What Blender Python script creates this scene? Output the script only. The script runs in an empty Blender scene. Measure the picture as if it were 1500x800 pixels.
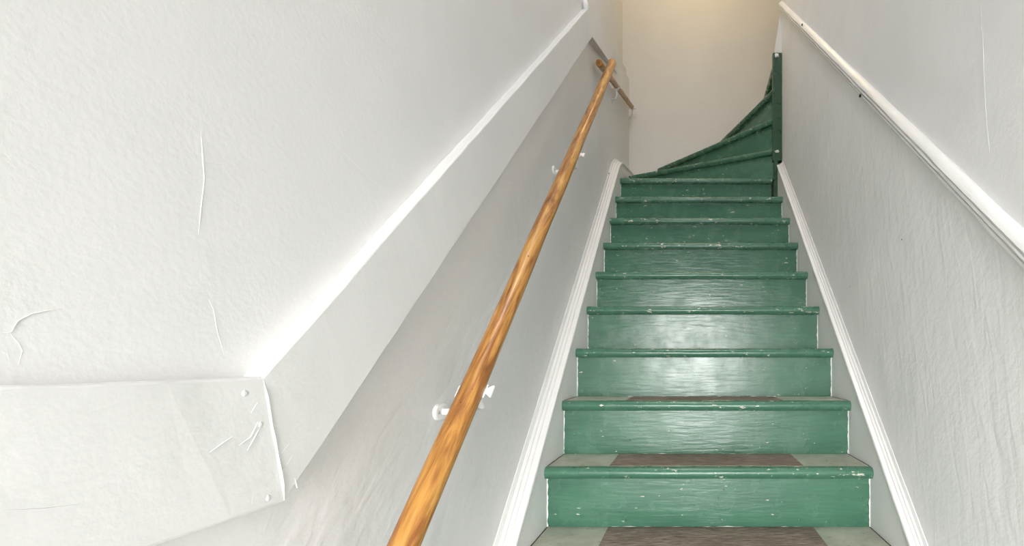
import bpy, bmesh, math, random
from mathutils import Vector, noise
random.seed(4)
S = bpy.context.scene
COL = S.collection
EZ = 1.441                      # eye height (m); positions below marked "rel" are measured from it
F = 700.0                       # focal length in pixels of the 1500 px wide frame

# ------------------------------------------------------------------ camera
cam_d = bpy.data.cameras.new('camera')
cam = bpy.data.objects.new('camera', cam_d); COL.objects.link(cam)
cam.location = (0, 0, EZ); cam.rotation_euler = (math.pi/2, 0, 0)
cam_d.sensor_fit = 'HORIZONTAL'; cam_d.sensor_width = 36.0; cam_d.lens = 36.0*F/1500
cam_d.shift_x = -259/1500; cam_d.shift_y = 132/1500
cam_d.clip_start = 0.02
S.camera = cam

# ------------------------------------------------------------------ world, lights, exposure
w = bpy.data.worlds.new('world'); S.world = w; w.use_nodes = True
w.node_tree.nodes['Background'].inputs[0].default_value = (1.0, 0.988, 0.972, 1)
w.node_tree.nodes['Background'].inputs[1].default_value = 26.5

def light(name, kind, loc, energy, color, size=0.3, size_y=None, target=None):
    d = bpy.data.lights.new(name, kind); d.energy = energy; d.color = color
    if kind == 'AREA':
        d.shape = 'RECTANGLE' if size_y else 'DISK'; d.size = size
        if size_y: d.size_y = size_y
    else:
        d.shadow_soft_size = size
    o = bpy.data.objects.new(name, d); COL.objects.link(o); o.location = loc
    if target is not None:
        o.rotation_euler = (Vector(target)-Vector(loc)).to_track_quat('-Z', 'Y').to_euler()
    return o
# the street door behind the camera stands open: overcast sky light comes in under its lintel
po = light('door_portal', 'AREA', (0.05, -1.70, 1.1), 1, (1, 1, 1), 0.86, 2.2, (0.05, 0, 1.1))
po.data.cycles.is_portal = True
# ceiling lamp of the stairwell
light('stairwell_lamp', 'AREA', (0.06, 1.2, 4.9), 20, (0.99, 0.99, 1.0), 0.5, None, (0.06, 1.2, 0))
# warm lamp at the head of the stairs
light('landing_lamp', 'POINT', (0.12, 3.15, 4.95), 10, (1.0, 0.73, 0.36), 0.09)

S.view_settings.view_transform = 'Standard'
S.view_settings.look = 'None'
S.view_settings.gamma = 1.0
S.view_settings.use_curve_mapping = False
S.view_settings.exposure = 0.11

# ------------------------------------------------------------------ helpers
def link_mesh(name, verts, faces, mat, parent=None, smooth=False, bevel=0, seg=2):
    me = bpy.data.meshes.new(name)
    me.from_pydata([tuple(v) for v in verts], [], faces)
    bm = bmesh.new(); bm.from_mesh(me)
    bmesh.ops.recalc_face_normals(bm, faces=bm.faces[:])
    bm.to_mesh(me); bm.free()
    if mat: me.materials.append(mat)
    o = bpy.data.objects.new(name, me); COL.objects.link(o)
    if parent:
        o.parent = parent
        o.matrix_parent_inverse = parent.matrix_basis.inverted()
    if smooth:
        for p in me.polygons: p.use_smooth = True
    if bevel:
        m = o.modifiers.new('bevel', 'BEVEL'); m.width = bevel; m.segments = seg
        m.limit_method = 'ANGLE'; m.angle_limit = math.radians(40)
    return o

def box_vf(x0, x1, y0, y1, z0, z1):
    v = [(x, y, z) for x in (x0, x1) for y in (y0, y1) for z in (z0, z1)]
    f = [(0, 1, 3, 2), (4, 6, 7, 5), (0, 4, 5, 1), (2, 3, 7, 6), (0, 2, 6, 4), (1, 5, 7, 3)]
    return v, f

def box(name, x0, x1, y0, y1, z0, z1, mat, parent=None, bevel=0):
    v, f = box_vf(x0, x1, y0, y1, z0, z1)
    return link_mesh(name, v, f, mat, parent, bevel=bevel)

def loft(name, rings, mat, parent=None, smooth=False, bevel=0, closed=True, cap=True):
    """rings: equal length lists of points; joins consecutive rings, caps both ends"""
    n = len(rings[0]); verts = [p for r in rings for p in r]; faces = []
    for i in range(len(rings)-1):
        for j in range(n if closed else n-1):
            a = i*n+j; b = i*n+(j+1) % n
            faces.append((a, b, b+n, a+n))
    if cap:
        faces.append(tuple(range(n))); faces.append(tuple((len(rings)-1)*n+j for j in range(n)))
    o = link_mesh(name, verts, faces, mat, parent, smooth, bevel)
    return o

def auto_smooth(o, deg=35):
    me = o.data
    for p in me.polygons: p.use_smooth = True
    bm = bmesh.new(); bm.from_mesh(me)
    for e in bm.edges:
        if len(e.link_faces) == 2 and e.calc_face_angle(0) > math.radians(deg): e.smooth = False
    bm.to_mesh(me); bm.free()
    return o

def tube(name, pts, radii, mat, parent=None, n=20, wob=0.0):
    rings = []
    for i, p in enumerate(pts):
        p = Vector(p)
        t = (Vector(pts[min(i+1, len(pts)-1)])-Vector(pts[max(i-1, 0)])).normalized()
        up = Vector((1, 0, 0)) if abs(t.x) < .9 else Vector((0, 0, 1))
        a = t.cross(up).normalized(); b = t.cross(a).normalized()
        r = radii[i] if isinstance(radii, (list, tuple)) else radii
        ring = []
        for k in range(n):
            q = 2*math.pi*k/n
            d = a*math.cos(q)+b*math.sin(q)
            rr = r*(1+wob*noise.noise(p*4+d*0.5))
            ring.append(p+d*rr)
        rings.append(ring)
    return auto_smooth(loft(name, rings, mat, parent), 50)

def struct(o): o['kind'] = 'structure'; return o
def tag(o, label, cat, group=None):
    o['label'] = label; o['category'] = cat
    if group: o['group'] = group
    return o
def px_wall(px, py, xw):
    """point of the wall plane x = xw seen at photograph pixel (px, py)"""
    d = xw*F/(px-1009.0)
    return Vector((xw, d, EZ+(532.0-py)*d/F))
def jit(t, s, amp): return amp*noise.noise(Vector((t*s, s*1.7, 3.1)))

# ------------------------------------------------------------------ materials
def new_mat(name, rough=0.5, spec=0.5):
    m = bpy.data.materials.new(name); m.use_nodes = True
    nt = m.node_tree; b = nt.nodes['Principled BSDF']
    b.inputs['Roughness'].default_value = rough
    b.inputs['Specular IOR Level'].default_value = spec
    tc = nt.nodes.new('ShaderNodeTexCoord')
    return m, nt, b, tc
def mapping(nt, tc, scale=(1, 1, 1), rot=(0, 0, 0), loc=(0, 0, 0)):
    r = nt.nodes.new('ShaderNodeMapping')
    r.inputs['Rotation'].default_value = rot
    nt.links.new(tc.outputs['Object'], r.inputs['Vector'])
    s = nt.nodes.new('ShaderNodeMapping')
    s.inputs['Scale'].default_value = scale; s.inputs['Location'].default_value = loc
    nt.links.new(r.outputs[0], s.inputs['Vector'])
    return s.outputs[0]
def nz(nt, vec, scale, detail=3, rough=0.55, dist=0.0):
    n = nt.nodes.new('ShaderNodeTexNoise')
    n.inputs['Scale'].default_value = scale; n.inputs['Detail'].default_value = detail
    n.inputs['Roughness'].default_value = rough; n.inputs['Distortion'].default_value = dist
    nt.links.new(vec, n.inputs['Vector'])
    return n.outputs['Fac']
def ramp(nt, fac, stops):
    r = nt.nodes.new('ShaderNodeValToRGB'); e = r.color_ramp.elements
    while len(e) < len(stops): e.new(0.5)
    for i, (p, c) in enumerate(stops):
        e[i].position = p; e[i].color = (*c, 1) if len(c) == 3 else c
    nt.links.new(fac, r.inputs[0]); return r.outputs[0]
def mixc(nt, fac, a, b, mode='MIX'):
    m = nt.nodes.new('ShaderNodeMix'); m.data_type = 'RGBA'; m.blend_type = mode
    for sock, v in ((m.inputs[0], fac), (m.inputs[6], a), (m.inputs[7], b)):
        if isinstance(v, (int, float)): sock.default_value = v
        elif isinstance(v, (tuple, list)): sock.default_value = (*v, 1)
        else: nt.links.new(v, sock)
    return m.outputs[2]
def math2(nt, op, a, b):
    m = nt.nodes.new('ShaderNodeMath'); m.operation = op
    for i, v in enumerate((a, b)):
        if isinstance(v, (int, float)): m.inputs[i].default_value = v
        else: nt.links.new(v, m.inputs[i])
    return m.outputs[0]
def bump(nt, b, layers):
    prev = None
    for h, strength, dist in layers:
        n = nt.nodes.new('ShaderNodeBump'); n.inputs['Strength'].default_value = strength
        n.inputs['Distance'].default_value = dist
        nt.links.new(h, n.inputs['Height'])
        if prev: nt.links.new(prev, n.inputs['Normal'])
        prev = n.outputs[0]
    nt.links.new(prev, b.inputs['Normal'])

WHITE = (0.86, 0.86, 0.86)
def plaster(name, base=WHITE, stipple=0.25, streak=None, lumps=0.25, rough=0.45, spec=0.3, below=None):
    m, nt, b, tc = new_mat(name, rough, spec)
    v = mapping(nt, tc)
    tone = nz(nt, v, 2.5, 3)
    dk = tuple(c*0.955 for c in base)
    nt.links.new(ramp(nt, tone, [(0.35, dk), (0.62, base)]), b.inputs['Base Color'])
    layers = [(nz(nt, v, 7, 3), lumps, 0.02), (nz(nt, v, 150, 4), stipple, 0.004)]
    if streak:
        scale, rot, s, st, dist = streak
        h = nz(nt, mapping(nt, tc, scale, rot), s, 3, 0.5, 0.6)
        if below is not None:      # brushed texture only under the sloping line z = below + 0.942 y
            sep = nt.nodes.new('ShaderNodeSeparateXYZ'); nt.links.new(tc.outputs['Object'], sep.inputs[0])
            d = math2(nt, 'SUBTRACT', math2(nt, 'MULTIPLY_ADD', sep.outputs['Y'], 0.942), sep.outputs['Z'])
            d.node.inputs[0].links[0].from_node.inputs[2].default_value = below
            msk = ramp(nt, d, [(0.0, (0, 0, 0)), (0.02, (1, 1, 1))])
            h = math2(nt, 'MULTIPLY', h, msk)
            h2 = math2(nt, 'MULTIPLY', nz(nt, mapping(nt, tc, (1, .2, 1), (0.75, 0, 0)), 60, 3), msk)
            layers.append((h2, 0.15, 0.006))
        layers.append((h, st, dist))
    bump(nt, b, layers)
    return m
M_UPPER = plaster('upper_wall_plaster', (0.785, 0.783, 0.776), stipple=0.11, lumps=0.07)
M_BAND = plaster('band_plaster', (0.775, 0.773, 0.766), stipple=0.08, lumps=0.10, streak=((1, .35, 1), (-0.5, 0, 0), 34, 0.10, 0.008))
SL = math.atan(0.94)
M_LOWER_L = plaster('lower_left_plaster', (0.83, 0.83, 0.83), 0.12, ((1, .25, 1), (-SL, 0, 0), 48, 0.22, 0.008))
M_LOWER_R = plaster('right_wall_plaster', (0.89, 0.89, 0.89), 0.2, ((1, 1, .22), (0.25, 0, 0), 34, 0.26, 0.010), below=1.441+0.200-0.942*0.841)
M_BACK = plaster('back_wall_plaster', (0.76, 0.745, 0.72), 0.15, None, 0.2)
M_TRIM = plaster('white_gloss_trim', (0.86, 0.86, 0.85), 0.05, ((1, .1, 1), (-SL, 0, 0), 50, 0.06, 0.003), 0.1, 0.3, 0.5)
M_SKIRT = plaster('white_skirt_paint', (0.84, 0.84, 0.84), 0.08, None, 0.2, 0.4, 0.4)
M_CEIL = plaster('ceiling_paint', (0.8, 0.8, 0.78))
M_CHALK = plaster('white_chalk_paint', (0.9, 0.9, 0.89), 0.1, None, 0.1, 0.6)

def green_paint(name, lo, hi, rough, chips=0.7):
    m, nt, b, tc = new_mat(name, rough, 0.5)
    v = mapping(nt, tc)
    g = nz(nt, mapping(nt, tc, (0.5, 1, 3)), 6, 4)
    col = ramp(nt, g, [(0.32, lo), (0.68, hi)])
    # small flakes where the pale undercoat shows
    fl = nz(nt, mapping(nt, tc, (0.45, 1, 1.2)), 75, 3, 0.6)
    zone = nz(nt, v, 9, 3)
    flf = ramp(nt, math2(nt, 'ADD', fl, math2(nt, 'MULTIPLY', zone, 0.35)), [(chips+.175, (0, 0, 0)), (chips+.20, (1, 1, 1))])
    col = mixc(nt, flf, col, (0.62, 0.60, 0.50))
    dk = nz(nt, mapping(nt, tc, (1, 1, 1), loc=(4, 2, 7)), 95, 2, 0.5)
    dkf = ramp(nt, math2(nt, 'ADD', dk, math2(nt, 'MULTIPLY', zone, 0.3)), [(0.905, (0, 0, 0)), (0.925, (1, 1, 1))])
    col = mixc(nt, dkf, col, (0.025, 0.03, 0.02))
    nt.links.new(col, b.inputs['Base Color'])
    rr = ramp(nt, nz(nt, v, 14, 4), [(0.3, (rough-.06,)*3), (0.7, (rough+.10,)*3)])
    nt.links.new(rr, b.inputs['Roughness'])
    bump(nt, b, [(nz(nt, mapping(nt, tc, (0.22, 1, 1.6)), 55, 4), 0.22, 0.004), (nz(nt, v, 9, 2), 0.12, 0.012),
                 (flf, 0.4, 0.001)])
    return m
M_RISER = green_paint('green_riser_paint', (0.046, 0.140, 0.088), (0.064, 0.182, 0.116), 0.23)
M_NOSE = green_paint('green_nosing_paint', (0.045, 0.135, 0.086), (0.066, 0.185, 0.118), 0.25, 0.66)
M_POST = green_paint('dark_green_post_paint', (0.024, 0.070, 0.034), (0.034, 0.092, 0.044), 0.3, 0.75)

def tread_paint():
    m, nt, b, tc = new_mat('faded_tread_paint', 0.42, 0.4)
    v = mapping(nt, tc)
    col = ramp(nt, nz(nt, v, 12, 5, 0.65), [(0.3, (0.34, 0.34, 0.27)), (0.55, (0.47, 0.475, 0.39)), (0.75, (0.55, 0.55, 0.465))])
    d = nz(nt, mapping(nt, tc, (0.5, 1, 1)), 60, 4, 0.65)
    col = mixc(nt, ramp(nt, d, [(0.62, (0, 0, 0)), (0.69, (1, 1, 1))]), col, (0.09, 0.075, 0.05))
    nt.links.new(col, b.inputs['Base Color'])
    bump(nt, b, [(nz(nt, mapping(nt, tc, (0.15, 1, 1)), 80, 3), 0.25, 0.003)])
    return m
M_TREAD = tread_paint()
def bare_wood():
    m, nt, b, tc = new_mat('bare_worn_wood', 0.75, 0.25)
    v = mapping(nt, tc, (0.09, 1, 1))
    g = nz(nt, v, 230, 5, 0.7, 0.3)
    col = ramp(nt, g, [(0.36, (0.09, 0.065, 0.05)), (0.5, (0.27, 0.21, 0.17)), (0.64, (0.50, 0.42, 0.355))])
    bl = nz(nt, mapping(nt, tc, (0.5, 1, 1)), 14, 4)
    col = mixc(nt, ramp(nt, bl, [(0.42, (0.55,)*3), (0.62, (1, 1, 1))]), (0.15, 0.115, 0.09), col)
    nt.links.new(col, b.inputs['Base Color'])
    bump(nt, b, [(g, 0.6, 0.003)])
    return m
M_BARE = bare_wood()
def rail_wood():
    m, nt, b, tc = new_mat('varnished_rail_wood', 0.36, 0.4)
    rot = (-SL, 0, 0)
    v = mapping(nt, tc, (1, 0.09, 1), rot)
    g = nz(nt, v, 46, 5, 0.6, 1.6)
    col = ramp(nt, g, [(0.30, (0.17, 0.055, 0.012)), (0.42, (0.36, 0.145, 0.035)), (0.55, (0.56, 0.275, 0.065)), (0.72, (0.68, 0.38, 0.12))])
    fine = nz(nt, mapping(nt, tc, (1, 0.05, 1), rot), 220, 3)
    col = mixc(nt, 0.35, col, ramp(nt, fine, [(0.35, (0.45, 0.45, 0.45)), (0.6, (1, 1, 1))]), 'MULTIPLY')
    spot = nz(nt, mapping(nt, tc, (1, 0.5, 1), rot), 120, 2)
    col = mixc(nt, ramp(nt, spot, [(0.72, (0, 0, 0)), (0.76, (1, 1, 1))]), col, (0.05, 0.02, 0.008))
    nt.links.new(col, b.inputs['Base Color'])
    b.inputs['Coat Weight'].default_value = 0.12; b.inputs['Coat Roughness'].default_value = 0.15
    bump(nt, b, [(fine, 0.08, 0.001)])
    return m
M_RAIL = rail_wood()
def plain(name, col, rough=0.5, metal=0.0):
    m, nt, b, tc = new_mat(name, rough)
    v = mapping(nt, tc)
    nt.links.new(ramp(nt, nz(nt, v, 30, 3), [(0.3, tuple(c*.8 for c in col)), (0.7, col)]), b.inputs['Base Color'])
    b.inputs['Metallic'].default_value = metal
    return m
M_GAP = plain('dark_gap_brown', (0.06, 0.045, 0.03), 0.9)
M_HOLE = plain('dark_nail_hole', (0.02, 0.02, 0.02), 0.8)
M_STEEL = plain('worn_steel', (0.55, 0.53, 0.5), 0.35, 0.9)
M_FLOOR = plain('hall_floor_boards', (0.10, 0.08, 0.062), 0.5)
M_FRONT = plain('door_surround_paint', (0.20, 0.19, 0.17), 0.5)
M_PAVE = plain('grey_pavement', (0.11, 0.11, 0.108), 0.8)

# ------------------------------------------------------------------ dimensions
RISE, RUN = 0.1878, 0.1995
XL, XR = -0.439, 0.561            # skirt faces on both sides of the treads
WL, WR = -0.482, 0.590            # lower left wall, right wall
XB, XU = -0.440, -0.460           # face of the plaster band, upper left wall
YB = 3.85                         # wall at the head of the flight
YA = 1.4485                       # nosing of tread 6
TOPZ = 5.25
def nose_y(k): return YA+(k-6)*RUN
def top_z(k): return EZ-0.319+(k-6)*RISE
def pitch_z(y): return EZ-0.319+(y-YA)*RISE/RUN
Y0 = -1.64

# ------------------------------------------------------------------ shell
struct(box('floor', -1.2, 2.2, Y0-0.1, 4.0, -0.12, 0.0, M_FLOOR))
struct(box('ceiling', -1.2, 2.2, Y0-0.1, 4.0, TOPZ, TOPZ+0.12, M_CEIL))
struct(box('wall_back', -0.75, 2.2, YB, YB+0.12, 0.0, TOPZ, M_BACK))
struct(box('wall_end', 2.0, 2.12, 2.9, YB, 0.0, TOPZ, M_BACK))
YPW = 3.045                        # the right wall stops here, the winders turn right behind it
o = struct(box('wall_right', WR, WR+0.12, Y0, YPW, 0.0, TOPZ, M_LOWER_R))
wall_r = o
struct(box('wall_landing', WR+0.12, 2.0, YPW-0.12, YPW, 0.0, TOPZ, M_BACK))

# left wall: an upper sheet and a lower sheet that meet behind the projecting plaster band
def left_sheet(name, cols, mat, xback=-0.62):
    rings = []
    for (x, y, z0, z1) in cols:
        rings.append([(x, y, z0), (x, y, z1), (xback, y, z1), (xback, y, z0)])
    return struct(loft(name, rings, mat))
bx_t = [(-2.0, -0.0155), (0.4936, -0.0148), (2.12, 1.563), (2.125, 1.60)]
# band outline, rel: (y, z) of top and bottom edge
d_t = -XB*F/624; d_b = -XB*F/591
BT = [(Y0, -0.0155), (d_t, -21*d_t/F), (-XB*F/146, 512*(-XB/146)+0.03), ]
BB = [(Y0, -0.153), (d_b, -203*d_b/F), (-XB*F/141, 478*(-XB/141))]
kt = BT[-1]; kb = BB[-1]
XB2, XU2 = -0.503, -0.533
BT.append((YB, 431*YB/F)); BB.append((YB, 404*YB/F))
xs_band = [XB, XB, XB, XB2]; xs_up = [XU, XU, XU, XU2]
mid = [((a[0]+b[0])/2, EZ+(a[1]+b[1])/2) for a, b in zip(BT, BB)]
wl_upper = left_sheet('wall_left', [(xs_up[i], mid[i][0], mid[i][1], TOPZ) for i in range(4)], M_UPPER, -0.75)
wl_lower = left_sheet('wall_left_lower', [(WL, mid[i][0], 0.0, mid[i][1]+0.0) for i in range(4)], M_LOWER_L, -0.75)

def interp(P, t):
    i = min(int(t), len(P)-2); f = t-i
    return tuple(P[i][j]*(1-f)+P[i+1][j]*f for j in range(len(P[i])))
rings = []
for seg, n in ((0, 70), (1, 60), (2, 40)):
    for q in range(n + (1 if seg == 2 else 0)):
        t = seg+q/n
        y1, z1 = interp(BT, t); y0, z0 = interp(BB, t)
        x = interp([(v,) for v in xs_band], t)[0]
        tt = y1*9
        fine = 0.0016
        a = jit(y1, 31, fine)+jit(y1, 9, 0.002); b = jit(y0, 23, fine)+jit(y0, 7, 0.002); c = jit(y1, 17, fine)
        at_end = q == 0
        rings.append([(x+c, y1, EZ+z1+a), (x-c*.6, y0, EZ+z0+b), (-0.60, y0, EZ+z0+b), (-0.60, y1, EZ+z1+a)])
band = struct(loft('trim_1', rings, M_BAND))
bv = band.modifiers.new('bevel', 'BEVEL'); bv.width = 0.0025; bv.segments = 2; bv.limit_method = 'ANGLE'; bv.angle_limit = math.radians(50)

# raised plaster ridges and cracks
def ridge(name, pts, width, height, mat, parent, normal):
    nrm = Vector(normal); rings = []
    pts = [Vector(p) for p in pts]; dense = []
    for i in range(len(pts)-1):
        n = max(2, int((pts[i+1]-pts[i]).length/0.006))
        for q in range(n): dense.append(pts[i].lerp(pts[i+1], q/n))
    dense.append(pts[-1])
    for i, p in enumerate(dense):
        t = (dense[min(i+1, len(dense)-1)]-dense[max(i-1, 0)]).normalized()
        s = t.cross(nrm).normalized()
        e = min(1, i/3+.15, (len(dense)-1-i)/3+.15)
        wd = width*e*(1+0.5*noise.noise(p*60)); h = height*e*(1+0.5*noise.noise(p*45+Vector((5, 0, 0))))
        p = p+s*noise.noise(p*40)*width*.6
        rings.append([p-s*wd-nrm*.001, p-s*wd*.3+nrm*h, p+s*wd*.1+nrm*h, p+s*wd-nrm*.001])
    return auto_smooth(loft(name, rings, mat, parent), 70)
NL = (1, 0, 0); NR = (-1, 0, 0)
ridge('plaster_ridge', [px_wall(x, y, XB) for x, y in ((385, 556), (392, 590), (401, 640), (410, 690), (417, 733))], 0.0014, 0.0018, M_BAND, band, NL)
for P, wd, h in (
    ([(294, 192), (297, 235), (299, 262), (296, 290), (293, 320), (290, 345)], 0.0010, 0.0013),
    ([(296, 236), (312, 239), (335, 240)], 0.0010, 0.0012),
    ([(360, 241), (385, 247), (410, 256), (425, 258)], 0.0008, 0.0007),
    ([(305, 438), (313, 455), (319, 490), (328, 520)], 0.0010, 0.0011),
    ([(0, 487), (16, 487), (26, 470), (45, 460), (70, 455), (95, 452)], 0.0010, 0.0011),
    ([(14, 488), (26, 502), (32, 514), (26, 535)], 0.0008, 0.0009),
    ([(0, 515), (10, 518), (14, 528)], 0.0008, 0.0009),
    ([(481, 203), (520, 240), (558, 276)], 0.0008, 0.0006)):
    ridge('plaster_crack', [px_wall(x, y, XU) for x, y in P], wd*.75, h*.4, M_UPPER, wl_upper, NL)
for P, wd, h in (
    ([(1437, 0), (1438, 42), (1440, 60), (1442, 120), (1444, 160), (1447, 200), (1450, 224)], 0.0013, 0.0013),):
    ridge('plaster_crack', [px_wall(x, y, WR) for x, y in P], wd*.8, h*.55, M_TRIM, wall_r, NR)
for P, wd in (   # scraped filler marks on the band
    ([(378, 618), (367, 640), (350, 652)], 0.0014), ([(380, 628), (362, 660)], 0.0009), ([(330, 730), (355, 723), (376, 717)], 0.0010),
    ([(372, 720), (366, 748)], 0.0014), ([(377, 590), (368, 605)], 0.001), ([(404, 655), (418, 640)], 0.0009), ([(412, 665), (424, 650)], 0.0009),
    ([(415, 690), (428, 668)], 0.0009), ([(432, 700), (436, 715)], 0.001), ([(0, 748), (60, 746), (122, 738)], 0.0008),
    ([(395, 600), (402, 612)], 0.0009), ([(398, 630), (406, 622)], 0.0009), ([(340, 640), (300, 668)], 0.0008), ([(410, 690), (420, 682)], 0.0009)):
    ridge('filler_mark', [px_wall(x, y, XB) for x, y in P], wd, 0.0007, M_BAND, band, NL)

def blob(name, c, rx, ry, rz, mat, parent, seed=0, lump=0.25, sub=2):
    bm = bmesh.new(); bmesh.ops.create_icosphere(bm, subdivisions=sub, radius=1)
    for v in bm.verts:
        k = 1+lump*noise.noise(v.co*1.7+Vector((seed, seed*.3, 0)))
        v.co = Vector((v.co.x*rx*k+c[0], v.co.y*ry*k+c[1], v.co.z*rz*k+c[2]))
    me = bpy.data.meshes.new(name); bm.to_mesh(me); bm.free()
    for p in me.polygons: p.use_smooth = True
    me.materials.append(mat)
    o = bpy.data.objects.new(name, me); COL.objects.link(o)
    if parent: o.parent = parent; o.matrix_parent_inverse = parent.matrix_basis.inverted()
    return o
for i, (x, y) in enumerate(((359, 576), (393, 730), (382, 622))):
    blob('filler_lump', px_wall(x, y, XB), 0.0008, 0.0032, 0.0032, M_BAND, band, i)
blob('filler_flake', px_wall(861, 9, XB)+Vector((-.01, 0, 0)), 0.012, 0.02, 0.03, M_CHALK, band, 7, 0.9)

# ------------------------------------------------------------------ mouldings
def sweep_profile(name, path, prof, xwall, side, mat, parent=None, wob=0.0):
    """path: (y, z) list; prof: (out from wall, perpendicular up) list; side +1 = profile grows to +x"""
    rings = []; npt = len(path)
    for i, (y, z) in enumerate(path):
        a = path[max(i-1, 0)]; b = path[min(i+1, npt-1)]
        ty, tz = b[0]-a[0], b[1]-a[1]; L = math.hypot(ty, tz); ty /= L; tz /= L
        ny, nz_ = -tz, ty
        s = y+z
        ring = []
        for j, (u, v) in enumerate(prof):
            du = wob*noise.noise(Vector((s*6, j*.37, 1)))+wob*.6*noise.noise(Vector((s*19, j*.37, 4)))
            dv = wob*noise.noise(Vector((s*5, j*.33, 8)))+wob*.6*noise.noise(Vector((s*16, j*.37, 9)))
            if j in (0, len(prof)-1) : du = 0
            ring.append((xwall+side*(u+du), y+ny*(v+dv), z+nz_*(v+dv)))
        rings.append(ring)
    return auto_smooth(loft(name, rings, mat, parent), 28)
def line(y0, z0, y1, z1, step=0.03):
    n = max(2, int(math.hypot(y1-y0, z1-z0)/step))
    return [(y0+(y1-y0)*i/n, z0+(z1-z0)*i/n) for i in range(n+1)]

# chair rail on the right wall
def cz(y): return EZ+0.200+0.942*(y-0.841)
CH = [(-0.004, .026), (.005, .0255), (.014, .019), (.019, .011), (.0195, .0085), (.0125, .0065), (.0125, .0045), (.017, .0025), (.018, -.0015), (.016, -.0045),
      (.0085, -.0065), (.0085, -.0085), (.0125, -.010), (.0135, -.014), (.012, -.018), (.006, -.0195), (.006, -.0215), (.003, -.025), (-.004, -.026)]
# level along the hall, then rising with the stairs
chair = struct(sweep_profile('trim_2', line(Y0, cz(.15), .12, cz(.15))+line(.17, cz(.17), YPW, cz(YPW)), CH, WR, -1, M_TRIM, None, 0.0011))
for x, y in ((1260, 140), (1175, 36)):
    blob('nail_hole', px_wall(x, y, WR-0.0175), 0.003, 0.005, 0.006, M_HOLE, chair, 2, .4)
for x, y in ((1321, 351), (1205, 351), (1245, 420)):
    blob('nail_hole', px_wall(x, y, WR), 0.001, 0.0022, 0.0022, M_HOLE, wall_r, 3, .4, 1)

# skirts: a board beside the steps, capped by a fluted moulding
def skirt(name, xface, xwall, side, y_end, tail):
    rings = []
    for y in [Y*0.1 for Y in range(4, int(y_end*10)+1)]+[y_end]:
        z1 = pitch_z(y)+0.088; z0 = max(0.0, z1-0.42)
        rings.append([(xface, y, z0), (xface, y, z1), (xwall-side*.01, y, z1), (xwall-side*.01, y, z0)])
    for (y, z1, z0) in tail:
        rings.append([(xface, y, z0), (xface, y, z1), (xwall-side*.01, y, z1), (xwall-side*.01, y, z0)])
    return struct(loft(name, rings, M_SKIRT))
c45 = math.cos(math.atan(RISE/RUN))
def moulding(name, xface, xwall, side, path, parent):
    wdt = abs(xface-xwall)
    P = [(-.01, -.006), (wdt-.002, -.006), (wdt+.0045, -.003), (wdt+.006, .002), (wdt+.004, .006), (wdt*.80, .008), (wdt*.77, .0045), (wdt*.70, .0050), (wdt*.66, .0095), (wdt*.52, .0125), (wdt*.50, .009), (wdt*.43, .0095), (wdt*.39, .0145),
         (wdt*.27, .0175), (wdt*.25, .014), (wdt*.18, .0145), (wdt*.14, .020), (.002, .027), (-.01, .0285)]
    return sweep_profile(name, path, P, xwall, side, M_TRIM, parent, 0.0009)
# left: eases over the first winder to the gentler slope along the wall
yc, zc = 2.94, pitch_z(2.94)+0.088
ease = []
s0 = RISE/RUN; s1 = 0.26
y, z = yc, zc
for i in range(18):
    s = s0+(s1-s0)*min(1, (i+.5)/14); y += 0.02; z += 0.02*s; ease.append((y, z))
ease_line = line(ease[-1][0], ease[-1][1], YB-.002, ease[-1][1]+(YB-.002-ease[-1][0])*s1, .05)[1:]
tail = [(a, b, b-.42) for a, b in ease+ease_line]
skirt_l = skirt('baseboard_left', XL, WL, 1, 2.94, tail)
moulding('skirt_moulding', XL, WL, 1, line(.45, pitch_z(.45)+.088, yc, zc)+ease+ease_line, skirt_l)
skirt_r = skirt('baseboard_right', XR, WR, -1, 3.02, [])
moulding('skirt_moulding', XR, WR, -1, line(.45, pitch_z(.45)+.088, 3.02, pitch_z(3.02)+.088), skirt_r)
for x, y in ((1176, 341), (1207, 431)):
    blob('nail_hole', px_wall(x, y, XR+.012), 0.003, 0.004, 0.004, M_HOLE, skirt_r, 3, .4, 1)
blob('nail_hole', px_wall(892, 254, XL-.02), 0.003, 0.004, 0.004, M_HOLE, skirt_l, 3, .4, 1)

# ------------------------------------------------------------------ staircase
stair = bpy.data.objects.new('staircase', None); COL.objects.link(stair)
stair.location = (0.06, nose_y(1), 0); stair.empty_display_size = 0.2
tag(stair, 'green painted wooden staircase with worn treads, turning right in winders at the top', 'staircase')
bpy.context.view_layer.update()

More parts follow.
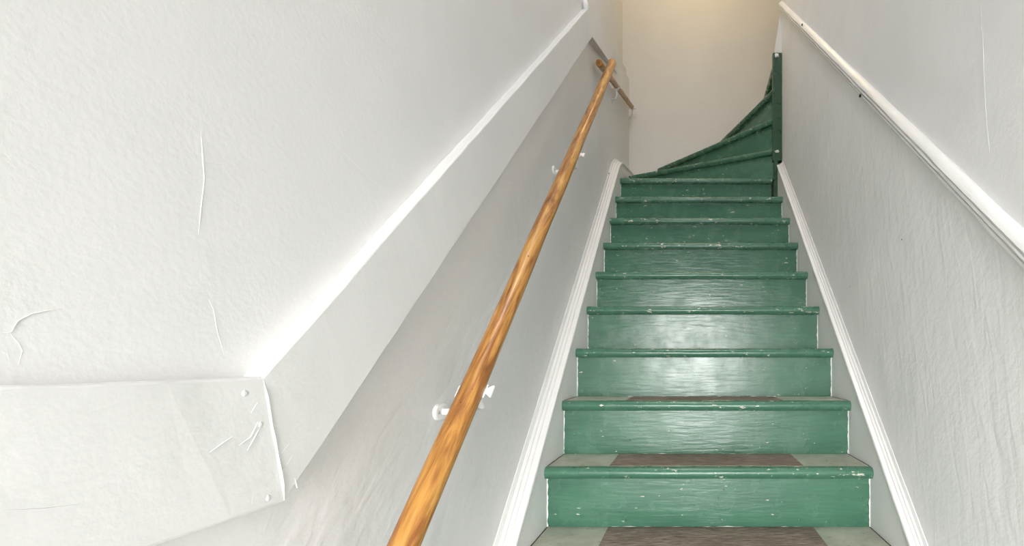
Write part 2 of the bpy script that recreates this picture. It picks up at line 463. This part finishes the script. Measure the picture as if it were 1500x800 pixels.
TH = 0.034                        # tread thickness
def clip_poly(poly, p, n):
    out = []
    for i in range(len(poly)):
        a, b = poly[i], poly[(i+1) % len(poly)]
        da = (a[0]-p[0])*n[0]+(a[1]-p[1])*n[1]; db = (b[0]-p[0])*n[0]+(b[1]-p[1])*n[1]
        if da >= 0: out.append(a)
        if da*db < 0:
            t = da/(da-db); out.append((a[0]+(b[0]-a[0])*t, a[1]+(b[1]-a[1])*t))
    return out
def prism(name, poly, z0, z1, mat, parent, bevel=0):
    n = len(poly); v = [(x, y, z0) for x, y in poly]+[(x, y, z1) for x, y in poly]
    f = [tuple(range(n))[::-1], tuple(range(n, 2*n))]+[(i, (i+1) % n, n+(i+1) % n, n+i) for i in range(n)]
    return link_mesh(name, v, f, mat, parent, bevel=bevel)
def nosing(L, R, z, parent):
    """half round nosing strip from L to R (plan points); top at z, body runs behind the line"""
    L = Vector((L[0], L[1], 0)); R = Vector((R[0], R[1], 0)); t = (R-L).normalized(); back = Vector((-t.y, t.x, 0))
    prof = [(0.030, 0), (0.012, 0), (0.006, -.003), (0.002, -.008), (0.0, -.015), (0.001, -.022), (0.005, -.029), (0.010, -TH), (0.034, -TH), (.034, -.004)]
    rings = []; n = 40; Ln = (R-L).length
    for i in range(n+1):
        s = i/n; p = L.lerp(R, s)
        wear = 0.0035*math.exp(-((s-.5)/.3)**2)
        ring = []
        for j, (u, v) in enumerate(prof):
            k = 0.0009*noise.noise(Vector((s*Ln*14, j*.5, z*5)))
            uu = u+k+(wear*.5 if j in (2, 3) else 0); vv = v-(wear*.4 if j in (1, 2) else 0)+k*.5
            q = p+back*uu; ring.append((q.x, q.y, z+vv))
        rings.append(ring)
    return auto_smooth(loft('nosing', rings, M_NOSE, parent), 40)
def paint_edge(x, y, z0, z1, sgn, parent):
    """ragged line of white wall paint along the riser's end"""
    rings = []; n = 26
    for i in range(n+1):
        z = z0+(z1-z0)*i/n
        wd = 0.0028+0.0026*noise.noise(Vector((z*70, x*9, y*5)))+.0012*noise.noise(Vector((z*220, x, y)))
        wd = max(.0006, wd)
        rings.append([(x, y+.001, z), (x, y-.0012, z), (x+sgn*wd, y-.0012, z), (x+sgn*wd, y+.001, z)])
    return loft('white_paint_edge', rings, M_CHALK, parent)

GAP = 0.0025
NB = 14
patch = {5: (-.25, .385), 6: (-.246, .356), 7: (-.221, .332)}
for k in range(1, NB+1):
    y, z = nose_y(k), top_z(k)
    xr = XR if k < NB else 0.532
    yb = y+RUN+.034 if k < NB else 3.52
    t = prism('tread', [(XL+GAP, y+.031), (xr-GAP, y+.031), (xr-GAP, yb), (XL+GAP, yb)], z-TH, z, M_TREAD, stair)
    nosing((XL+.0005, y), (xr-.0005, y), z, t)
    if k < NB:
        a, b = patch.get(k, (-.24+random.uniform(-.02, .02), .355+random.uniform(-.02, .02)))
        v = []
        n = 24
        for i in range(n+1):           # worn edge towards the riser wanders a little
            x = a+(b-a)*i/n; v.append((x, y+.034+.0015*noise.noise(Vector((x*12, y, 1)))))
        v += [(b-.001, y+RUN+.0285), (a+.001, y+RUN+.0285)]
        prism('bare_wood_patch', v, z-.004, z+.0008, M_BARE, t)
        gp = box('gap_strip', XL+.0003, XL+.0035, y+.034, y+RUN+.029, z-.006, z+.0006, M_GAP, t)  # thin dark brown strip in the joint between tread and skirt
        gp = box('gap_strip', XR-.0035, XR-.0003, y+.034, y+RUN+.029, z-.006, z+.0006, M_GAP, t)
    zb = top_z(k-1) if k > 1 else 0.0
    r = box('riser', XL+.0005, xr-.0005, y+.030, y+.045, zb, z-TH+.001, M_RISER, stair)
    paint_edge(XL+.0002, y+.030, zb, z-TH, 1, r)
    if k < NB: paint_edge(XR-.0002, y+.030, zb, z-TH, -1, r)
    # flaked line of old undercoat where riser meets tread
    if 5 <= k <= 8:
        rings = []
        x0, x1 = (XL+.2, XR-.22)
        for i in range(61):
            x = x0+(x1-x0)*i/60
            h = max(.0002, .0035*noise.noise(Vector((x*38, k*3.1, 2)))+.0006)
            rings.append([(x, y+.0292, zb-.0005), (x, y+.0292, zb+h), (x, y+.0312, zb+h), (x, y+.0312, zb-.0005)])
        loft('flaked_edge', rings, M_CHALK, r)

# winders around the post
W_L, W_B = WL+.012, YB-.004
PV = (0.56, 3.055)
wl = [((-.444, 3.490), (.534, 3.050)), ((-.250, 3.815), (.534, 3.030)), ((.215, 3.815), (.536, 3.020)), ((.541, 3.84), (.541, 3.035))]
for i in range(4):
    k = NB+1+i; z = top_z(k)
    L, R = wl[i]
    L = Vector((*L, 0)); R = Vector((*R, 0)); t = (R-L).normalized(); back = Vector((-t.y, t.x, 0))
    a = (L+back*.031)
    area = [(W_L, 3.0), (.56, 3.0), (.56, W_B), (W_L, W_B)] if i < 3 else [(.5, YPW+.005), (1.9, YPW+.005), (1.9, W_B), (.5, W_B)]
    poly = clip_poly(area, (a.x, a.y), (back.x, back.y))
    if i < 3:
        L2, R2 = wl[i+1]; L2 = Vector((*L2, 0)); R2 = Vector((*R2, 0)); t2 = (R2-L2).normalized(); b2 = Vector((-t2.y, t2.x, 0))
        a2 = L2+b2*.05
        poly = clip_poly(poly, (a2.x, a2.y), (-b2.x, -b2.y))
    name = 'tread' if i < 3 else 'landing_board'
    tr = prism(name, poly, z-TH, z, M_TREAD, stair)
    nosing((L.x, L.y), (R.x, R.y), z, tr)
    p = [L+back*.030, R+back*.030, R+back*.045, L+back*.045]
    prism('riser', [(q.x, q.y) for q in p], top_z(k-1)-.001, z-TH+.001, M_RISER, stair)

# newel post: tall upper board and a slimmer foot
post = box('newel_post', .531, .5895, 3.022, 3.052, EZ+296*3.03/F, EZ+454*3.03/F, M_POST, stair, 0.004)
box('post_foot', .538, .564, 3.019, 3.043, top_z(13), EZ+308*3.03/F, M_POST, stair, 0.003)
blob('white_paint_blob', (.557, 3.021, EZ+309*3.03/F), .016, .008, .009, M_CHALK, post, 3, .5)
blob('white_paint_blob', (.556, 3.021, EZ+449*3.03/F), .012, .008, .014, M_CHALK, post, 5, .8)

# broken plaster corner above the post
zt = EZ+505*3.04/F; zb = EZ+454*3.03/F
struct(link_mesh('trim_3', [(.542, YPW-.012, zb), (.592, YPW-.012, zb), (.592, YPW-.012, zt), (.575, YPW-.012, zt),
     (.542, YPW+.004, zb), (.592, YPW+.004, zb), (.592, YPW+.004, zt), (.575, YPW+.004, zt)],
     [(0, 1, 2, 3), (4, 5, 6, 7), (0, 1, 5, 4), (1, 2, 6, 5), (2, 3, 7, 6), (3, 0, 4, 7)], M_BACK))

# ------------------------------------------------------------------ handrails
def handrail(p0, p1, r, label, brackets, group=None):
    p0 = Vector(p0); p1 = Vector(p1)
    h = bpy.data.objects.new('handrail', None); COL.objects.link(h)
    h.location = p0; h.empty_display_size = .1
    tag(h, label, 'handrail'); bpy.context.view_layer.update()
    t = (p1-p0).normalized(); n = int((p1-p0).length/.05)
    pts = [p0+t*.004*0]; rad = [r*.8]
    pts = [p0, p0+t*.003]+[p0.lerp(p1, i/n)+Vector((jit(i/n, 11, .0015), 0, jit(i/n, 5, .0015))) for i in range(1, n)]+[p1-t*.003, p1]
    rad = [r*.86, r]+[r]*(n-1)+[r, r*.86]
    tube('rail', pts, rad, M_RAIL, h, 28, 0.02)
    up = Vector((1, 0, 0)).cross(t).normalized()
    if up.z < 0: up = -up
    for s in brackets:
        c = p0+t*s
        wx = WL
        br = None
        # cranked arm from the wall plate to the saddle below the rail
        q0 = Vector((wx+.004, c.y-up.y*.072, c.z-up.z*.072)); q3 = c-up*(r+.004)
        mid_ = Vector((c.x-.002, q0.y, q0.z))
        arm = [q0.lerp(Vector((mid_.x, q0.y, q0.z)), f) for f in (0, .35, .7)]+[mid_.lerp(q3, .35), q3]
        br = tube('bracket', arm, .0065, M_CHALK, h, 10)
        # saddle: curved strap under the rail with two splayed ears
        rings = []
        for i in range(13):
            a = -math.pi*0.5+(i-6)/6*1.05
            ca, sa = math.cos(a), math.sin(a)
            ri, ro = r*1.01, r+.0035
            hw = .016
            ring = []
            for rr, ww in ((ri, -hw), (ri, hw), (ro, hw), (ro, -hw)):
                q = c+Vector((1, 0, 0))*ca*rr+up*sa*rr+t*ww; ring.append(q)
            rings.append(ring)
        loft('saddle', rings, M_CHALK, br)
        for sg in (1, -1):
            base = c+Vector((sg, 0, 0))*(r*.80)-up*r*.55
            tip = base+Vector((sg, 0, 0))*.017-up*.002
            rings = []
            for f, hw in ((0, .006), (.4, .007), (.75, .013), (1, .014)):
                q = base.lerp(tip, f)
                rings.append([q+t*hw+up*.0025, q-t*hw+up*.0025, q-t*hw-up*.0025, q+t*hw-up*.0025])
            loft('strap_ear', rings, M_CHALK, br, bevel=.0015)
        # wall plate with screws
        pl = []
        for i in range(24):
            a = 2*math.pi*i/24; rr = .021*(1+.3*math.cos(2*a))
            pl.append((rr*math.cos(a), rr*math.sin(a)))
        rings = [[(wx+o_, q0.y+a*kf, q0.z+b*kf) for a, b in pl] for o_, kf in ((-.002, 1), (.004, 1), (.006, .9))]
        loft('wall_plate', rings, M_CHALK, br)
        for a in (.015, -.015):
            blob('screw', (wx+.006, q0.y+a, q0.z), .002, .004, .004, M_STEEL, br, 1, .1, 1)
    return h
A = Vector((-.395, .663, EZ-.254)); B = Vector((-.400, 2.50, EZ+1.571))
t_ = (B-A).normalized()
A0 = A-t_*.38
def s_at(y): return (y-A0.y)/t_.y
handrail(A0, B, .0205, 'long round varnished wooden handrail running up the left wall beside the lower flight', (s_at(.875), s_at(1.66)))
handrail((-.447, 2.378, EZ+1.495), (-.450, 3.775, EZ+2.025), .0165, 'short upper wooden handrail along the left wall of the winders, behind the long one', (.62, 1.50))

# ------------------------------------------------------------------ street door end of the hall, behind the camera
def wall_with_hole(name, x0, x1, y0, y1, z1, hx0, hx1, hz0, hz1, mat):
    V = []; Fc = []
    for b in ((x0, hx0, 0, z1), (hx1, x1, 0, z1), (hx0, hx1, 0, hz0), (hx0, hx1, hz1, z1)):
        v, f = box_vf(b[0], b[1], y0, y1, b[2], b[3]); k = len(V); V += v; Fc += [tuple(i+k for i in q) for q in f]
    return struct(link_mesh(name, V, Fc, mat))
wall_with_hole('wall_front', -.75, .75, Y0-.12, Y0, TOPZ, -.38, .48, 0.0, 2.2, M_FRONT)
dr = struct(box('door_1', -.43, -.385, Y0-.12-.84, Y0-.12, .01, 2.18, M_POST))
box('door_handle', -.385, -.34, Y0-.12-.78, Y0-.12-.74, 1.0, 1.03, M_STEEL, dr, .004)
struct(box('trim_4', -.38, .48, Y0-.16, Y0+.02, 0.0, 0.03, M_PAVE))
struct(box('pavement', -8, 8, -12, Y0-.12, -.14, -.02, M_PAVE))
